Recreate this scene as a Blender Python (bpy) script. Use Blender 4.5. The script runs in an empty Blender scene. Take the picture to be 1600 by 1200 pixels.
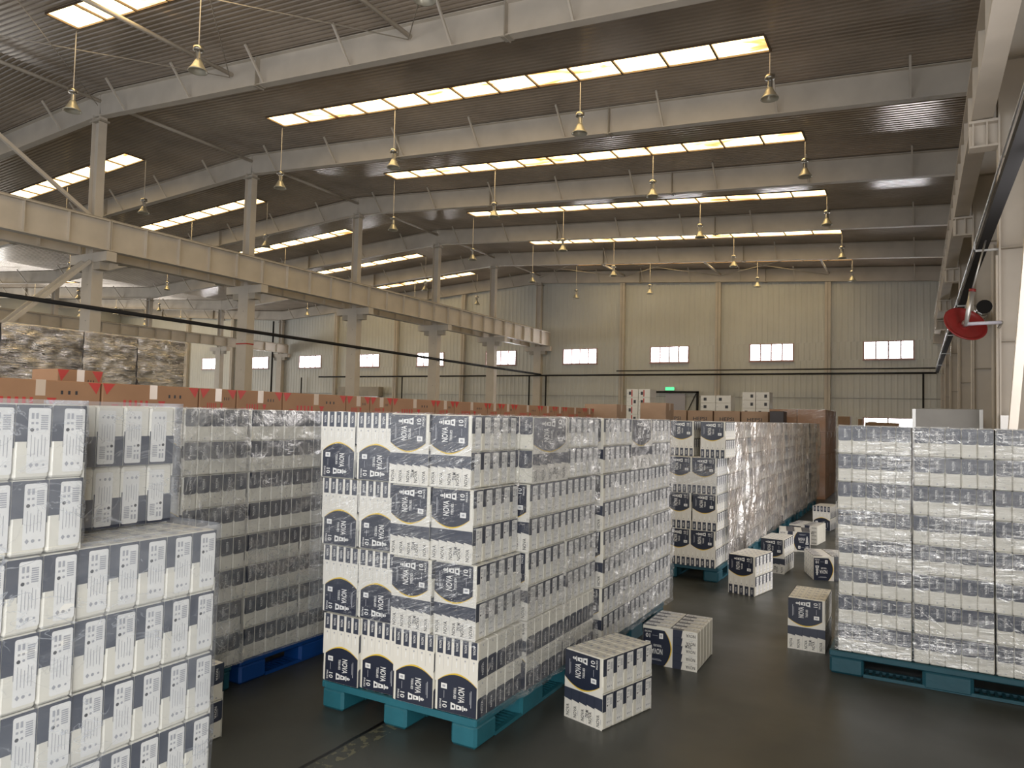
import bpy, math, random
from mathutils import Matrix, Vector, noise
random.seed(7)
SC = bpy.context.scene
COL = SC.collection
PI = math.pi
EYE = 1.62

# ---------------------------------------------------------------- camera
cam_d = bpy.data.cameras.new('camera'); cam = bpy.data.objects.new('camera', cam_d); COL.objects.link(cam)
cam_d.sensor_fit = 'HORIZONTAL'; cam_d.sensor_width = 36.0; cam_d.lens = 1137.0 / 1600.0 * 36.0
cam_d.clip_start = 0.05; cam_d.clip_end = 300
def _cam_matrix():
    Y = Vector((1434 - 800, 600 - 665, -1137.0)).normalized()
    P2 = Vector((1434 - 2000 - 800, 600 - (665 - 2000 * .0243), -1137.0))
    up = Y.cross(P2).normalized()
    if up.y < 0: up = -up
    X = Y.cross(up).normalized()
    M = Matrix((X, Y, up)).to_4x4()
    M.translation = Vector((0, 0, EYE))
    return M
cam.matrix_world = _cam_matrix()
SC.camera = cam

# ---------------------------------------------------------------- world, lights, exposure
SC.view_settings.view_transform = 'Standard'; SC.view_settings.look = 'None'
SC.view_settings.gamma = 1.0; SC.view_settings.use_curve_mapping = False
SC.view_settings.exposure = 0.15
W = bpy.data.worlds.new('world'); SC.world = W; W.use_nodes = True
bg = W.node_tree.nodes['Background']; bg.inputs[0].default_value = (0.80, 0.88, 1.0, 1); bg.inputs[1].default_value = 0.6
def area(name, loc, rot, sx, sy, power, col):
    l = bpy.data.lights.new(name, 'AREA'); l.shape = 'RECTANGLE'; l.size = sx; l.size_y = sy
    l.energy = power; l.color = col
    o = bpy.data.objects.new(name, l); o.location = loc; o.rotation_euler = rot; COL.objects.link(o); return o
# added fill lights out of view, standing in for daylight on the stacks
area('rear_fill_light', (-7.0, -9.8, 3.2), (math.radians(90), 0, 0), 19, 7, 980, (1.0, .97, .93))
area('side_fill_light', (1.79, -4.5, 2.4), (0, math.radians(90), 0), 4.6, 6.8, 780, (1.0, .97, .92))  # added fill set in an invented door opening, as is the next one
area('side_fill_light', (1.79, 8.7, 2.4), (0, math.radians(90), 0), 4.6, 3.4, 200, (1.0, .93, .88))
area('far_side_fill_light', (-68.3, 20, 3.0), (0, math.radians(-90), 0), 5.5, 26, 2600, (1.0, .98, .95))  # added fill from the far left, no door is built there
SKY_E, WIN_E = 5.0, 14.0

# ---------------------------------------------------------------- materials
def mat(name, col, rough=.5, metal=0, spec=.5, coat=0, nz=0, nscale=5, bump=0, bscale=40, stretch=None):
    m = bpy.data.materials.new(name); m.use_nodes = True; nt = m.node_tree; b = nt.nodes['Principled BSDF']
    b.inputs['Base Color'].default_value = (*col, 1); b.inputs['Roughness'].default_value = rough
    b.inputs['Metallic'].default_value = metal; b.inputs['Specular IOR Level'].default_value = spec
    b.inputs['Coat Weight'].default_value = coat; b.inputs['Coat Roughness'].default_value = .12
    tc = nt.nodes.new('ShaderNodeTexCoord'); mp = nt.nodes.new('ShaderNodeMapping')
    nt.links.new(tc.outputs['Object'], mp.inputs[0])
    if stretch: mp.inputs['Scale'].default_value = stretch
    if nz:
        n = nt.nodes.new('ShaderNodeTexNoise'); n.inputs['Scale'].default_value = nscale; n.inputs['Detail'].default_value = 5
        nt.links.new(mp.outputs[0], n.inputs['Vector'])
        r = nt.nodes.new('ShaderNodeMapRange'); r.inputs[1].default_value = .3; r.inputs[2].default_value = .7
        r.inputs[3].default_value = 1 - nz; r.inputs[4].default_value = 1 + nz * .6
        nt.links.new(n.outputs[0], r.inputs[0])
        mx = nt.nodes.new('ShaderNodeMix'); mx.data_type = 'RGBA'; mx.blend_type = 'MULTIPLY'; mx.inputs[0].default_value = 1
        mx.inputs[6].default_value = (*col, 1); nt.links.new(r.outputs[0], mx.inputs[7]); nt.links.new(mx.outputs[2], b.inputs['Base Color'])
    if bump:
        n2 = nt.nodes.new('ShaderNodeTexNoise'); n2.inputs['Scale'].default_value = bscale; n2.inputs['Detail'].default_value = 3
        nt.links.new(mp.outputs[0], n2.inputs['Vector'])
        bp = nt.nodes.new('ShaderNodeBump'); bp.inputs['Strength'].default_value = bump; bp.inputs['Distance'].default_value = .01
        nt.links.new(n2.outputs[0], bp.inputs['Height']); nt.links.new(bp.outputs[0], b.inputs['Normal'])
    return m
def emis(name, col, strength, stain=False):
    m = bpy.data.materials.new(name); m.use_nodes = True; nt = m.node_tree; b = nt.nodes['Principled BSDF']
    b.inputs['Base Color'].default_value = (.5, .45, .35, 1); b.inputs['Roughness'].default_value = .4
    b.inputs['Emission Color'].default_value = (*col, 1); b.inputs['Emission Strength'].default_value = strength
    if stain:   # brown water stains baked into the old fibreglass sheets
        g = nt.nodes.new('ShaderNodeNewGeometry')
        mp = nt.nodes.new('ShaderNodeMapping'); mp.inputs['Scale'].default_value = (.55, 1.6, .3); nt.links.new(g.outputs['Position'], mp.inputs[0])
        n = nt.nodes.new('ShaderNodeTexNoise'); n.inputs['Scale'].default_value = 1.0; n.inputs['Detail'].default_value = 6; n.inputs['Distortion'].default_value = .8
        nt.links.new(mp.outputs[0], n.inputs['Vector'])
        cr = nt.nodes.new('ShaderNodeValToRGB'); cr.color_ramp.elements[0].position = .24; cr.color_ramp.elements[0].color = (.16, .05, .01, 1)
        cr.color_ramp.elements[1].position = .42; cr.color_ramp.elements[1].color = (*col, 1)
        e = cr.color_ramp.elements.new(.34); e.color = (.34, .17, .05, 1)
        nt.links.new(n.outputs[0], cr.inputs[0]); nt.links.new(cr.outputs[0], b.inputs['Emission Color'])
    return m
def film(name, lo=.03, hi=.25, white=.4, scale=(5, 5, 45), rough=.14, bump=.6, streak=.7, thin=.012, rot=(.0, -.12, .0), rot2=(.25, .45, .0), wcol=(.85, .87, .9), patch=(1.6, 1.6, 3.2)):
    """crumpled clear film: crease glints painted as thin whitish lines over a faint haze, otherwise see-through"""
    m = bpy.data.materials.new(name); m.use_nodes = True; nt = m.node_tree; nt.nodes.remove(nt.nodes['Principled BSDF'])
    out = nt.nodes['Material Output']; N = nt.nodes.new; Lk = nt.links.new
    tc = N('ShaderNodeTexCoord')
    def math_(op, a, b, clamp=False):
        q = N('ShaderNodeMath'); q.operation = op; q.use_clamp = clamp
        for k, x in ((0, a), (1, b)):
            if isinstance(x, (int, float)): q.inputs[k].default_value = x
            else: Lk(x, q.inputs[k])
        return q.outputs[0]
    def rng(x, a, b, c, d):
        r = N('ShaderNodeMapRange'); Lk(x, r.inputs[0])
        for k, v in enumerate((a, b, c, d)): r.inputs[k + 1].default_value = v
        return r.outputs[0]
    def nz(sc, ro, detail, dist, off=0):
        mp = N('ShaderNodeMapping'); mp.vector_type = 'TEXTURE' if False else 'POINT'; mp.inputs['Rotation'].default_value = ro; mp.inputs['Location'].default_value = (off, off, off)
        Lk(tc.outputs['Object'], mp.inputs[0]); m2 = N('ShaderNodeMapping'); m2.inputs['Scale'].default_value = sc; Lk(mp.outputs[0], m2.inputs[0])
        n = N('ShaderNodeTexNoise'); n.inputs['Scale'].default_value = 1; n.inputs['Detail'].default_value = detail; n.inputs['Roughness'].default_value = .55; n.inputs['Distortion'].default_value = dist
        Lk(m2.outputs[0], n.inputs['Vector']); return n.outputs[0]
    n1 = nz(scale, rot, 5, .9); n2 = nz((scale[0] * .8, scale[1] * .8, scale[2] * .6), rot2, 4, 1.2, 3.1)
    p = nz(patch, (0, 0, 0), 3, .5, 7.7); p2 = nz((patch[0] * 1.7, patch[1] * 1.7, patch[2] * 1.7), (0, 0, 0), 2, .5, 11.3)
    def ridge(n, t): return rng(math_('ABSOLUTE', math_('SUBTRACT', n, .5), 0), 0, t, 1, 0)
    s1 = math_('MULTIPLY', ridge(n1, thin), rng(p, .40, .60, .15, 1)); s2 = math_('MULTIPLY', ridge(n2, thin * .9), rng(p2, .48, .62, 0, 1))
    sk = math_('MULTIPLY', math_('MAXIMUM', s1, s2), streak)  # glints painted along the creases, part white diffuse so they always look bright
    hz = rng(p, .40, .62, lo, hi); hz = math_('MULTIPLY', hz, rng(n1, .3, .7, .6, 1.35))
    fac = math_('ADD', sk, hz, True)
    bp = N('ShaderNodeBump'); bp.inputs['Strength'].default_value = bump; bp.inputs['Distance'].default_value = .02; Lk(math_('ADD', n1, math_('MULTIPLY', n2, .6)), bp.inputs['Height'])
    tr = N('ShaderNodeBsdfTransparent'); tr.inputs[0].default_value = (.97, .98, 1, 1)
    gl = N('ShaderNodeBsdfGlossy'); gl.inputs['Roughness'].default_value = rough; gl.inputs[0].default_value = (1, 1, 1, 1); Lk(bp.outputs[0], gl.inputs['Normal'])
    df = N('ShaderNodeBsdfDiffuse'); df.inputs[0].default_value = (*wcol, 1); Lk(bp.outputs[0], df.inputs['Normal'])
    m1 = N('ShaderNodeMixShader'); m1.inputs[0].default_value = white; Lk(gl.outputs[0], m1.inputs[1]); Lk(df.outputs[0], m1.inputs[2])
    m2 = N('ShaderNodeMixShader'); Lk(fac, m2.inputs[0]); Lk(tr.outputs[0], m2.inputs[1]); Lk(m1.outputs[0], m2.inputs[2]); Lk(m2.outputs[0], out.inputs[0])
    return m
M = {
 'white': mat('pack_white_plastic', (.72, .70, .62), .38, spec=.5, coat=.25, nz=.04, nscale=9),
 'cream': mat('pack_end_white', (.70, .68, .62), .4, coat=.2),
 'navy': mat('navy_print', (.018, .023, .043), .32, coat=.4),
 'navy2': mat('navy_pack_print', (.036, .043, .068), .35, coat=.3),
 'black': mat('black_print', (.03, .03, .035), .5),
 'grey': mat('grey_print', (.36, .37, .40), .5),
 'pale': mat('pale_panel', (.78, .78, .76), .35, coat=.25),
 'gold': mat('yellow_print', (.72, .50, .05), .4, coat=.3),
 'steel': mat('painted_steel', (.66, .61, .54), .55, nz=.10, nscale=1.2),
 'steel_d': mat('aged_painted_steel', (.46, .42, .36), .55, nz=.15, nscale=1.5),
 'rust': mat('brown_seam_strip', (.16, .11, .07), .6),
 'pipe': mat('dark_pipe', (.028, .028, .03), .75, spec=.2),
 'galv': mat('galvanised_metal', (.55, .55, .54), .35, metal=.8),
 'chrome': mat('lamp_chrome', (.50, .48, .44), .28, metal=.9),
 'shade': mat('lamp_shade_enamel', (.52, .50, .42), .35, metal=.4),
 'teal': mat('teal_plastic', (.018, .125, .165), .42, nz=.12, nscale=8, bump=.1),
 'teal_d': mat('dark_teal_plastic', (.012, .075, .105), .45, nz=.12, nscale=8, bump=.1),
 'blue': mat('blue_plastic', (.004, .05, .22), .42, nz=.12, nscale=8),
 'brown': mat('brown_cardboard', (.36, .20, .11), .75, nz=.10, nscale=4),
 'brown2': mat('pale_cardboard', (.40, .27, .18), .75, nz=.10, nscale=4),
 'tape': mat('packing_tape', (.62, .50, .40), .2, coat=.6),
 'red': mat('red_print', (.50, .045, .035), .5),
 'redp': mat('red_paint', (.20, .014, .014), .35, nz=.1, nscale=8),
 'greyb': mat('grey_sheet', (.30, .295, .28), .45, nz=.12, nscale=2, bump=.6, bscale=3),
 'lilac': mat('pale_door_panel', (.50, .50, .58), .5),
 'carbon': mat('dark_goods', (.05, .042, .045), .5, nz=.3, nscale=5),
 'win': emis('window_daylight', (.94, .95, 1.0), WIN_E),
 'sky': emis('skylight_fibreglass', (1.0, .72, .33), SKY_E, True),
 'exit': emis('exit_green', (.02, .9, .25), 1.6),
 'winframe': mat('window_frame_paint', (.50, .34, .32), .5),
 'film': film('stretch_film', .01, .10, .40, (4, 4, 50), streak=.75, rot=(0, .30, 0), rot2=(0, .55, .0)),
 'film_e': film('stretch_film_crumpled', .03, .28, .45, (7, 7, 24), streak=.8, thin=.016, rot=(.25, 0, 0), rot2=(-.7, 0, 0), bump=.9),
 'film_r': film('stretch_film_right', .07, .30, .35, (5, 5, 42), streak=.75, thin=.018, rot=(0, .04, 0), rot2=(0, -.6, 0)),
 'film_n': film('bundle_film', .16, .28, .65, (4, 4, 7), rough=.2, bump=.3, streak=.4, thin=.008, wcol=(.78, .85, .97)),
 'film_s': film('stretch_film_side', .20, .42, .5, (8, 8, 9), rough=.2, bump=.6, streak=.6, thin=.018, rot=(.5, 0, 0), rot2=(-.6, 0, 0)),
 'film_h': film('heavy_stretch_film', .28, .80, .28, (5, 12, 6), rough=.17, bump=1.0, streak=.8, thin=.03, rot=(.5, 0, 0), rot2=(-.9, 0, 0), wcol=(.62, .53, .46), patch=(1.6, 1.6, 1.3)),
 'film_k': film('dark_load_film', .12, .80, .06, (4, 4, 26), rough=.16, bump=1.0, streak=.5, thin=.03, wcol=(.45, .42, .45), patch=(1, 1, 2)),
}
def floor_mat():
    m = mat('dark_concrete', (.052, .056, .050), .3, nz=.28, nscale=.9)
    nt = m.node_tree; b = nt.nodes['Principled BSDF']
    src = b.inputs['Base Color'].links[0].from_socket
    g = nt.nodes.new('ShaderNodeNewGeometry'); sp = nt.nodes.new('ShaderNodeSeparateXYZ'); nt.links.new(g.outputs['Position'], sp.inputs[0])
    def band(center, half, inp):
        s = nt.nodes.new('ShaderNodeMath'); s.operation = 'SUBTRACT'; s.inputs[1].default_value = center; nt.links.new(inp, s.inputs[0])
        a = nt.nodes.new('ShaderNodeMath'); a.operation = 'ABSOLUTE'; nt.links.new(s.outputs[0], a.inputs[0])
        l = nt.nodes.new('ShaderNodeMath'); l.operation = 'LESS_THAN'; l.inputs[1].default_value = half; nt.links.new(a.outputs[0], l.inputs[0]); return l.outputs[0]
    # wander the joint a little
    n0 = nt.nodes.new('ShaderNodeTexNoise'); n0.inputs['Scale'].default_value = 6; nt.links.new(g.outputs['Position'], n0.inputs['Vector'])
    w = nt.nodes.new('ShaderNodeMath'); w.operation = 'MULTIPLY_ADD'; w.inputs[1].default_value = .014; nt.links.new(n0.outputs[0], w.inputs[0]); nt.links.new(sp.outputs[0], w.inputs[2])
    joint = band(-2.438, .011, w.outputs[0])
    worn = band(-2.375, .045, w.outputs[0])
    n1 = nt.nodes.new('ShaderNodeTexNoise'); n1.inputs['Scale'].default_value = 22; n1.inputs['Detail'].default_value = 5; nt.links.new(g.outputs['Position'], n1.inputs['Vector'])
    t = nt.nodes.new('ShaderNodeMath'); t.operation = 'GREATER_THAN'; t.inputs[1].default_value = .54; nt.links.new(n1.outputs[0], t.inputs[0])
    tw = nt.nodes.new('ShaderNodeMath'); tw.operation = 'MULTIPLY'; nt.links.new(t.outputs[0], tw.inputs[0]); nt.links.new(worn, tw.inputs[1])
    m1 = nt.nodes.new('ShaderNodeMix'); m1.data_type = 'RGBA'; nt.links.new(tw.outputs[0], m1.inputs[0]); nt.links.new(src, m1.inputs[6]); m1.inputs[7].default_value = (.12, .12, .08, 1)
    m2 = nt.nodes.new('ShaderNodeMix'); m2.data_type = 'RGBA'; nt.links.new(joint, m2.inputs[0]); nt.links.new(m1.outputs[2], m2.inputs[6]); m2.inputs[7].default_value = (.004, .004, .004, 1)
    nt.links.new(m2.outputs[2], b.inputs['Base Color'])
    n3 = nt.nodes.new('ShaderNodeTexNoise'); n3.inputs['Scale'].default_value = 1.3; n3.inputs['Detail'].default_value = 6; nt.links.new(g.outputs['Position'], n3.inputs['Vector'])
    r3 = nt.nodes.new('ShaderNodeMapRange'); r3.inputs[1].default_value = .3; r3.inputs[2].default_value = .7; r3.inputs[3].default_value = .28; r3.inputs[4].default_value = .5
    nt.links.new(n3.outputs[0], r3.inputs[0]); nt.links.new(r3.outputs[0], b.inputs['Roughness'])
    return m
M['floor'] = floor_mat()
M['roof'] = mat('grey_roof_sheet', (.47, .40, .33), .19, metal=.25, spec=.6, nz=.25, nscale=.5)
M['wall'] = mat('ribbed_wall_sheet', (.68, .69, .65), .45, nz=.10, nscale=.35)
M['wall_r'] = mat('cream_wall_sheet', (.50, .46, .38), .5, nz=.10, nscale=.5)

# ---------------------------------------------------------------- mesh helpers
class MB:
    def __init__(s): s.v = []; s.f = []; s.m = []; s.ms = []
    def mi(s, m):
        if m not in s.ms: s.ms.append(m)
        return s.ms.index(m)
    def add(s, vs, fs, m):
        b = len(s.v); s.v += [tuple(p) for p in vs]; k = s.mi(m)
        for f in fs: s.f.append([b + i for i in f]); s.m.append(k)
        return s
    def box(s, x0, y0, z0, x1, y1, z1, m):
        vs = [(x, y, z) for z in (z0, z1) for y in (y0, y1) for x in (x0, x1)]
        return s.add(vs, [(0, 2, 3, 1), (4, 5, 7, 6), (0, 1, 5, 4), (2, 6, 7, 3), (0, 4, 6, 2), (1, 3, 7, 5)], m)
    def cbox(s, x0, y0, z0, x1, y1, z1, c, m):   # chamfered box
        X = ((x0, x0 + c), (x1, x1 - c)); Y = ((y0, y0 + c), (y1, y1 - c)); Z = ((z0, z0 + c), (z1, z1 - c))
        idx = {}; vs = []
        for i in (0, 1):
            for j in (0, 1):
                for k in (0, 1):
                    for a in range(3):
                        p = (X[i][0 if a == 0 else 1], Y[j][0 if a == 1 else 1], Z[k][0 if a == 2 else 1])
                        idx[(i, j, k, a)] = len(vs); vs.append(p)
        fs = []
        for i in (0, 1):
            q = [idx[(i, 0, 0, 0)], idx[(i, 1, 0, 0)], idx[(i, 1, 1, 0)], idx[(i, 0, 1, 0)]]; fs.append(q if i else q[::-1])
            q = [idx[(0, i, 0, 1)], idx[(0, i, 1, 1)], idx[(1, i, 1, 1)], idx[(1, i, 0, 1)]]; fs.append(q if i else q[::-1])
            q = [idx[(0, 0, i, 2)], idx[(1, 0, i, 2)], idx[(1, 1, i, 2)], idx[(0, 1, i, 2)]]; fs.append(q if i else q[::-1])
        for i in (0, 1):
            for j in (0, 1):
                q = [idx[(i, j, 0, 0)], idx[(i, j, 1, 0)], idx[(i, j, 1, 1)], idx[(i, j, 0, 1)]]; fs.append(q[::-1] if i == j else q)
                q = [idx[(i, 0, j, 0)], idx[(i, 1, j, 0)], idx[(i, 1, j, 2)], idx[(i, 0, j, 2)]]; fs.append(q if i == j else q[::-1])
                q = [idx[(0, i, j, 1)], idx[(1, i, j, 1)], idx[(1, i, j, 2)], idx[(0, i, j, 2)]]; fs.append(q[::-1] if i == j else q)
        for i in (0, 1):
            for j in (0, 1):
                for k in (0, 1):
                    t = [idx[(i, j, k, 0)], idx[(i, j, k, 1)], idx[(i, j, k, 2)]]
                    fs.append(t if (i + j + k) % 2 == 1 else t[::-1])
        return s.add(vs, fs, m)
    def tube(s, a, b, r, m, n=10, r2=None, cap=True):
        a = Vector(a); b = Vector(b); d = (b - a).normalized(); r2 = r if r2 is None else r2
        u = d.cross(Vector((0, 0, 1)) if abs(d.z) < .9 else Vector((1, 0, 0))).normalized(); w = d.cross(u)
        vs = []
        for i in range(n):
            t = 2 * PI * i / n; e = u * math.cos(t) + w * math.sin(t)
            vs += [a + e * r, b + e * r2]
        fs = [(2 * i, (2 * i + 2) % (2 * n), (2 * i + 3) % (2 * n), 2 * i + 1) for i in range(n)]
        if cap: fs += [tuple(range(0, 2 * n, 2))[::-1], tuple(range(1, 2 * n, 2))]
        return s.add(vs, fs, m)
    def bar(s, a, b, w, h, m):   # rectangular bar between two points, h measured upwards
        a = Vector(a); b = Vector(b); d = (b - a).normalized()
        u = d.cross(Vector((0, 0, 1)) if abs(d.z) < .98 else Vector((1, 0, 0))).normalized(); q = u.cross(d).normalized()
        u *= w / 2; q *= h / 2
        vs = [a - u - q, a + u - q, a + u + q, a - u + q, b - u - q, b + u - q, b + u + q, b - u + q]
        return s.add(vs, [(0, 1, 2, 3)[::-1], (4, 5, 6, 7), (0, 1, 5, 4), (1, 2, 6, 5), (2, 3, 7, 6), (3, 0, 4, 7)], m)
    def lathe(s, prof, c, m, n=20):   # prof: (r, z)
        vs = []
        for r, z in prof:
            for i in range(n):
                t = 2 * PI * i / n; vs.append((c[0] + r * math.cos(t), c[1] + r * math.sin(t), c[2] + z))
        fs = []
        for k in range(len(prof) - 1):
            for i in range(n):
                j = (i + 1) % n; fs.append((k * n + i, k * n + j, (k + 1) * n + j, (k + 1) * n + i))
        return s.add(vs, fs, m)
    def merge(s, o, off=(0, 0, 0)):
        b = len(s.v); s.v += [(p[0] + off[0], p[1] + off[1], p[2] + off[2]) for p in o.v]
        km = [s.mi(x) for x in o.ms]
        for f, k in zip(o.f, o.m): s.f.append([b + i for i in f]); s.m.append(km[k])
        return s
    def mesh(s, name):
        me = bpy.data.meshes.new(name); me.from_pydata(s.v, [], s.f)
        for m in s.ms: me.materials.append(M[m])
        me.polygons.foreach_set('material_index', s.m); me.update(); return me
    def obj(s, name, parent=None, smooth=False):
        return link(name, s.mesh(name), parent, smooth)
def link(name, me, parent=None, smooth=False):
    o = bpy.data.objects.new(name, me); COL.objects.link(o)
    if parent: o.parent = parent
    if smooth: me.polygons.foreach_set('use_smooth', [True] * len(me.polygons))
    return o
def empty(name, loc=(0, 0, 0), rz=0):
    o = bpy.data.objects.new(name, None); COL.objects.link(o); o.location = loc; o.rotation_euler = (0, 0, rz); o.empty_display_size = .1; return o
def tag(o, label=None, cat=None, group=None, kind=None):
    if label: o['label'] = label
    if cat: o['category'] = cat
    if group: o['group'] = group
    if kind: o['kind'] = kind
    return o
def struct(o, label=None): o['kind'] = 'structure'; (label and tag(o, label)); return o
def kids(o, table): return table.get(o.name, [])
CH = {}
def copy_tree(o, parent=None):
    c = o.copy(); COL.objects.link(c)
    if parent is not None: c.parent = parent; c.matrix_parent_inverse = o.matrix_parent_inverse
    for ch in list(o.children): copy_tree(ch, c)
    return c
ORD = ['first', 'second', 'third', 'fourth', 'fifth', 'sixth', 'seventh', 'eighth', 'ninth', 'tenth', 'eleventh', 'twelfth',
       'thirteenth', 'fourteenth', 'fifteenth', 'sixteenth', 'seventeenth', 'eighteenth', 'nineteenth', 'twentieth', 'twenty-first', 'twenty-second', 'twenty-third', 'twenty-fourth']

_TX = {}
def glyphs(word):   # word outline as 2D polygons, unit cap height, centred
    if word in _TX: return _TX[word]
    cu = bpy.data.curves.new('t', 'FONT'); cu.body = word; cu.size = 1; cu.resolution_u = 2; cu.align_x = 'LEFT'; cu.offset = .012
    o = bpy.data.objects.new('t', cu); COL.objects.link(o); bpy.context.view_layer.update()
    dg = bpy.context.evaluated_depsgraph_get(); me = o.evaluated_get(dg).to_mesh()
    vs = [(v.co.x, v.co.y) for v in me.vertices]; fs = [tuple(p.vertices) for p in me.polygons]
    x0 = min(v[0] for v in vs); x1 = max(v[0] for v in vs); y0 = min(v[1] for v in vs); y1 = max(v[1] for v in vs); h = y1 - y0
    vs = [((v[0] - (x0 + x1) / 2) / h, (v[1] - (y0 + y1) / 2) / h) for v in vs]
    o.evaluated_get(dg).to_mesh_clear(); bpy.data.objects.remove(o); bpy.data.curves.remove(cu)
    _TX[word] = (vs, fs, (x1 - x0) / h); return _TX[word]

class Art:   # printing laid on a plane: u,v in metres
    def __init__(s, mb, o, U, V):
        s.mb = mb; s.o = Vector(o); s.U = Vector(U); s.V = Vector(V); s.N = s.U.cross(s.V)
    def p(s, u, v, l): return s.o + s.U * u + s.V * v + s.N * (.0006 * l)
    def poly(s, pts, m, l=1): s.mb.add([s.p(u, v, l) for u, v in pts], [tuple(range(len(pts)))], m)
    def rect(s, u0, v0, u1, v1, m, l=1): s.poly([(u0, v0), (u1, v0), (u1, v1), (u0, v1)], m, l)
    def disc(s, u, v, r, m, l=1, n=10): s.poly([(u + r * math.cos(2 * PI * i / n), v + r * math.sin(2 * PI * i / n)) for i in range(n)], m, l)
    def rrect(s, u0, v0, u1, v1, r, m, l=1):
        pts = []
        for cx, cy, a in ((u1 - r, v0 + r, -90), (u1 - r, v1 - r, 0), (u0 + r, v1 - r, 90), (u0 + r, v0 + r, 180)):
            for k in range(4):
                t = math.radians(a + k * 30); pts.append((cx + r * math.cos(t), cy + r * math.sin(t)))
        s.poly(pts, m, l)
    def text(s, word, u, v, h, ang, m, l=1, wid=None):
        vs, fs, w = glyphs(word); c, sn = math.cos(ang), math.sin(ang); sx = h if wid is None else wid / w
        s.mb.add([s.p(u + x * sx * c - y * h * sn, v + x * sx * sn + y * h * c, l) for x, y in vs], fs, m)
# ---------------------------------------------------------------- printing
def art_side(a, w, h, part=0):     # back of one tissue pack: navy top, pale text panel with barcode
    a.poly([(.01 * w, h * .50), (.33 * w, h * .50), (.33 * w, h * .42), (.99 * w, h * .42), (.99 * w, h * .985), (.01 * w, h * .985)], 'navy2', 1)
    if part == 1: return
    if part == 2: a.mb.v.clear(); a.mb.f.clear(); a.mb.m.clear(); a.mb.ms.clear()
    a.rrect(.34 * w, h * .08, .955 * w, h * .945, .06 * w, 'pale', 2)
    for i in range(7): a.rect(.68 * w, h * (.66 + i * .029), .88 * w, h * (.66 + i * .029 + .018), 'grey', 3)
    a.disc(.45 * w, h * .655, .055 * w, 'black', 3); a.disc(.59 * w, h * .66, .04 * w, 'grey', 3)
    a.rect(.42 * w, h * .80, .49 * w, h * .88, 'grey', 3); a.rect(.54 * w, h * .80, .61 * w, h * .88, 'grey', 3)
    a.rect(.42 * w, h * .73, .49 * w, h * .76, 'grey', 3); a.rect(.54 * w, h * .73, .61 * w, h * .76, 'grey', 3)
    for i in range(5):
        u = (.43 + i * .095) * w; a.rect(u, h * (.30 + .02 * (i % 2)), u + .018 * w, h * (.59 - .03 * (i % 3)), 'grey', 3)
    a.disc(.80 * w, h * .19, .035 * w, 'grey', 3); a.disc(.62 * w, h * .19, .05 * w, 'grey', 3)
    a.poly([(.40 * w, h * .19), (.46 * w, h * .225), (.52 * w, h * .19), (.46 * w, h * .155)], 'grey', 3)
def art_front(a, w, h):    # front of one tissue pack: navy top with name, white below
    a.poly([(.03 * w, h * .985), (.03 * w, h * .50), (.12 * w, h * .46), (.62 * w, h * .46), (.88 * w, h * .47), (.97 * w, h * .515), (.97 * w, h * .985)], 'navy2', 1)
    a.text('NOVA', .50 * w, h * .72, .17 * w, -PI / 2, 'pale', 2)
    a.rect(.63 * w, h * .60, .66 * w, h * .80, 'grey', 2)
    a.disc(.50 * w, h * .10, .05 * w, 'grey', 2)
def art_label(a, w, h):    # big navy label: sits on the upper 55 % of a bundle end
    n = 14; arc = []
    for i in range(n + 1):
        t = i / n; u = w * (.01 + .91 * t); v = h * (.475 + .115 * (2 * t - 1) ** 2 * 1.0)
        arc.append((u, v))
    a.rect(.0, h * .44, w, h * .60, 'cream', 1)
    a.poly(arc + [(w * .92, h * .985), (w * .01, h * .985)], 'navy', 3)
    for i in range(n):
        (u0, v0), (u1, v1) = arc[i], arc[i + 1]; k0 = .012 * (1 - .75 * abs(2 * i / n - 1)); k1 = .012 * (1 - .75 * abs(2 * (i + 1) / n - 1))
        a.poly([(u0, v0 - k0 * h * 1.9), (u1, v1 - k1 * h * 1.9), (u1, v1), (u0, v0)], 'gold', 2)
    a.text('NOVA', .36 * w, h * .725, .15 * w, PI / 2, 'pale', 4, wid=.205 * h)
    a.text('TISSUES', .51 * w, h * .715, .058 * w, PI / 2, 'pale', 4, wid=.15 * h)
    # lighthouse lying with its tip to the left
    b = h * .893
    for pts in ([(.50, -.035), (.60, -.050), (.60, .050), (.50, .035)], [(.37, -.024), (.485, -.034), (.485, .034), (.37, .024)],
                [(.335, -.036), (.355, -.036), (.355, .036), (.335, .036)], [(.29, -.018), (.325, -.018), (.325, .018), (.29, .018)], [(.245, 0), (.28, -.024), (.28, .024)]):
        a.poly([((u * 1.12 - .07) * w, b + v * h * .98) for u, v in pts][::-1], 'pale', 4)
    a.rect(.52 * w, b - .018 * h, .57 * w, b + .018 * h, 'navy', 5); a.rect(.40 * w, b - .012 * h, .44 * w, b + .012 * h, 'navy', 5)
    a.text('10', .745 * w, h * .895, .11 * w, PI / 2, 'pale', 4); a.text('PACKS', .85 * w, h * .895, .045 * w, PI / 2, 'pale', 4)
    a.rect(.70 * w, h * .615, .84 * w, h * .685, 'pale', 4); a.rect(.735 * w, h * .635, .805 * w, h * .665, 'grey', 5)
    a.rect(.125 * w, h * .64, .14 * w, h * .86, 'grey', 4); a.rect(.155 * w, h * .66, .165 * w, h * .82, 'grey', 4)
    a.rect(.76 * w, h * .71, .77 * w, h * .81, 'grey', 4)
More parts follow.
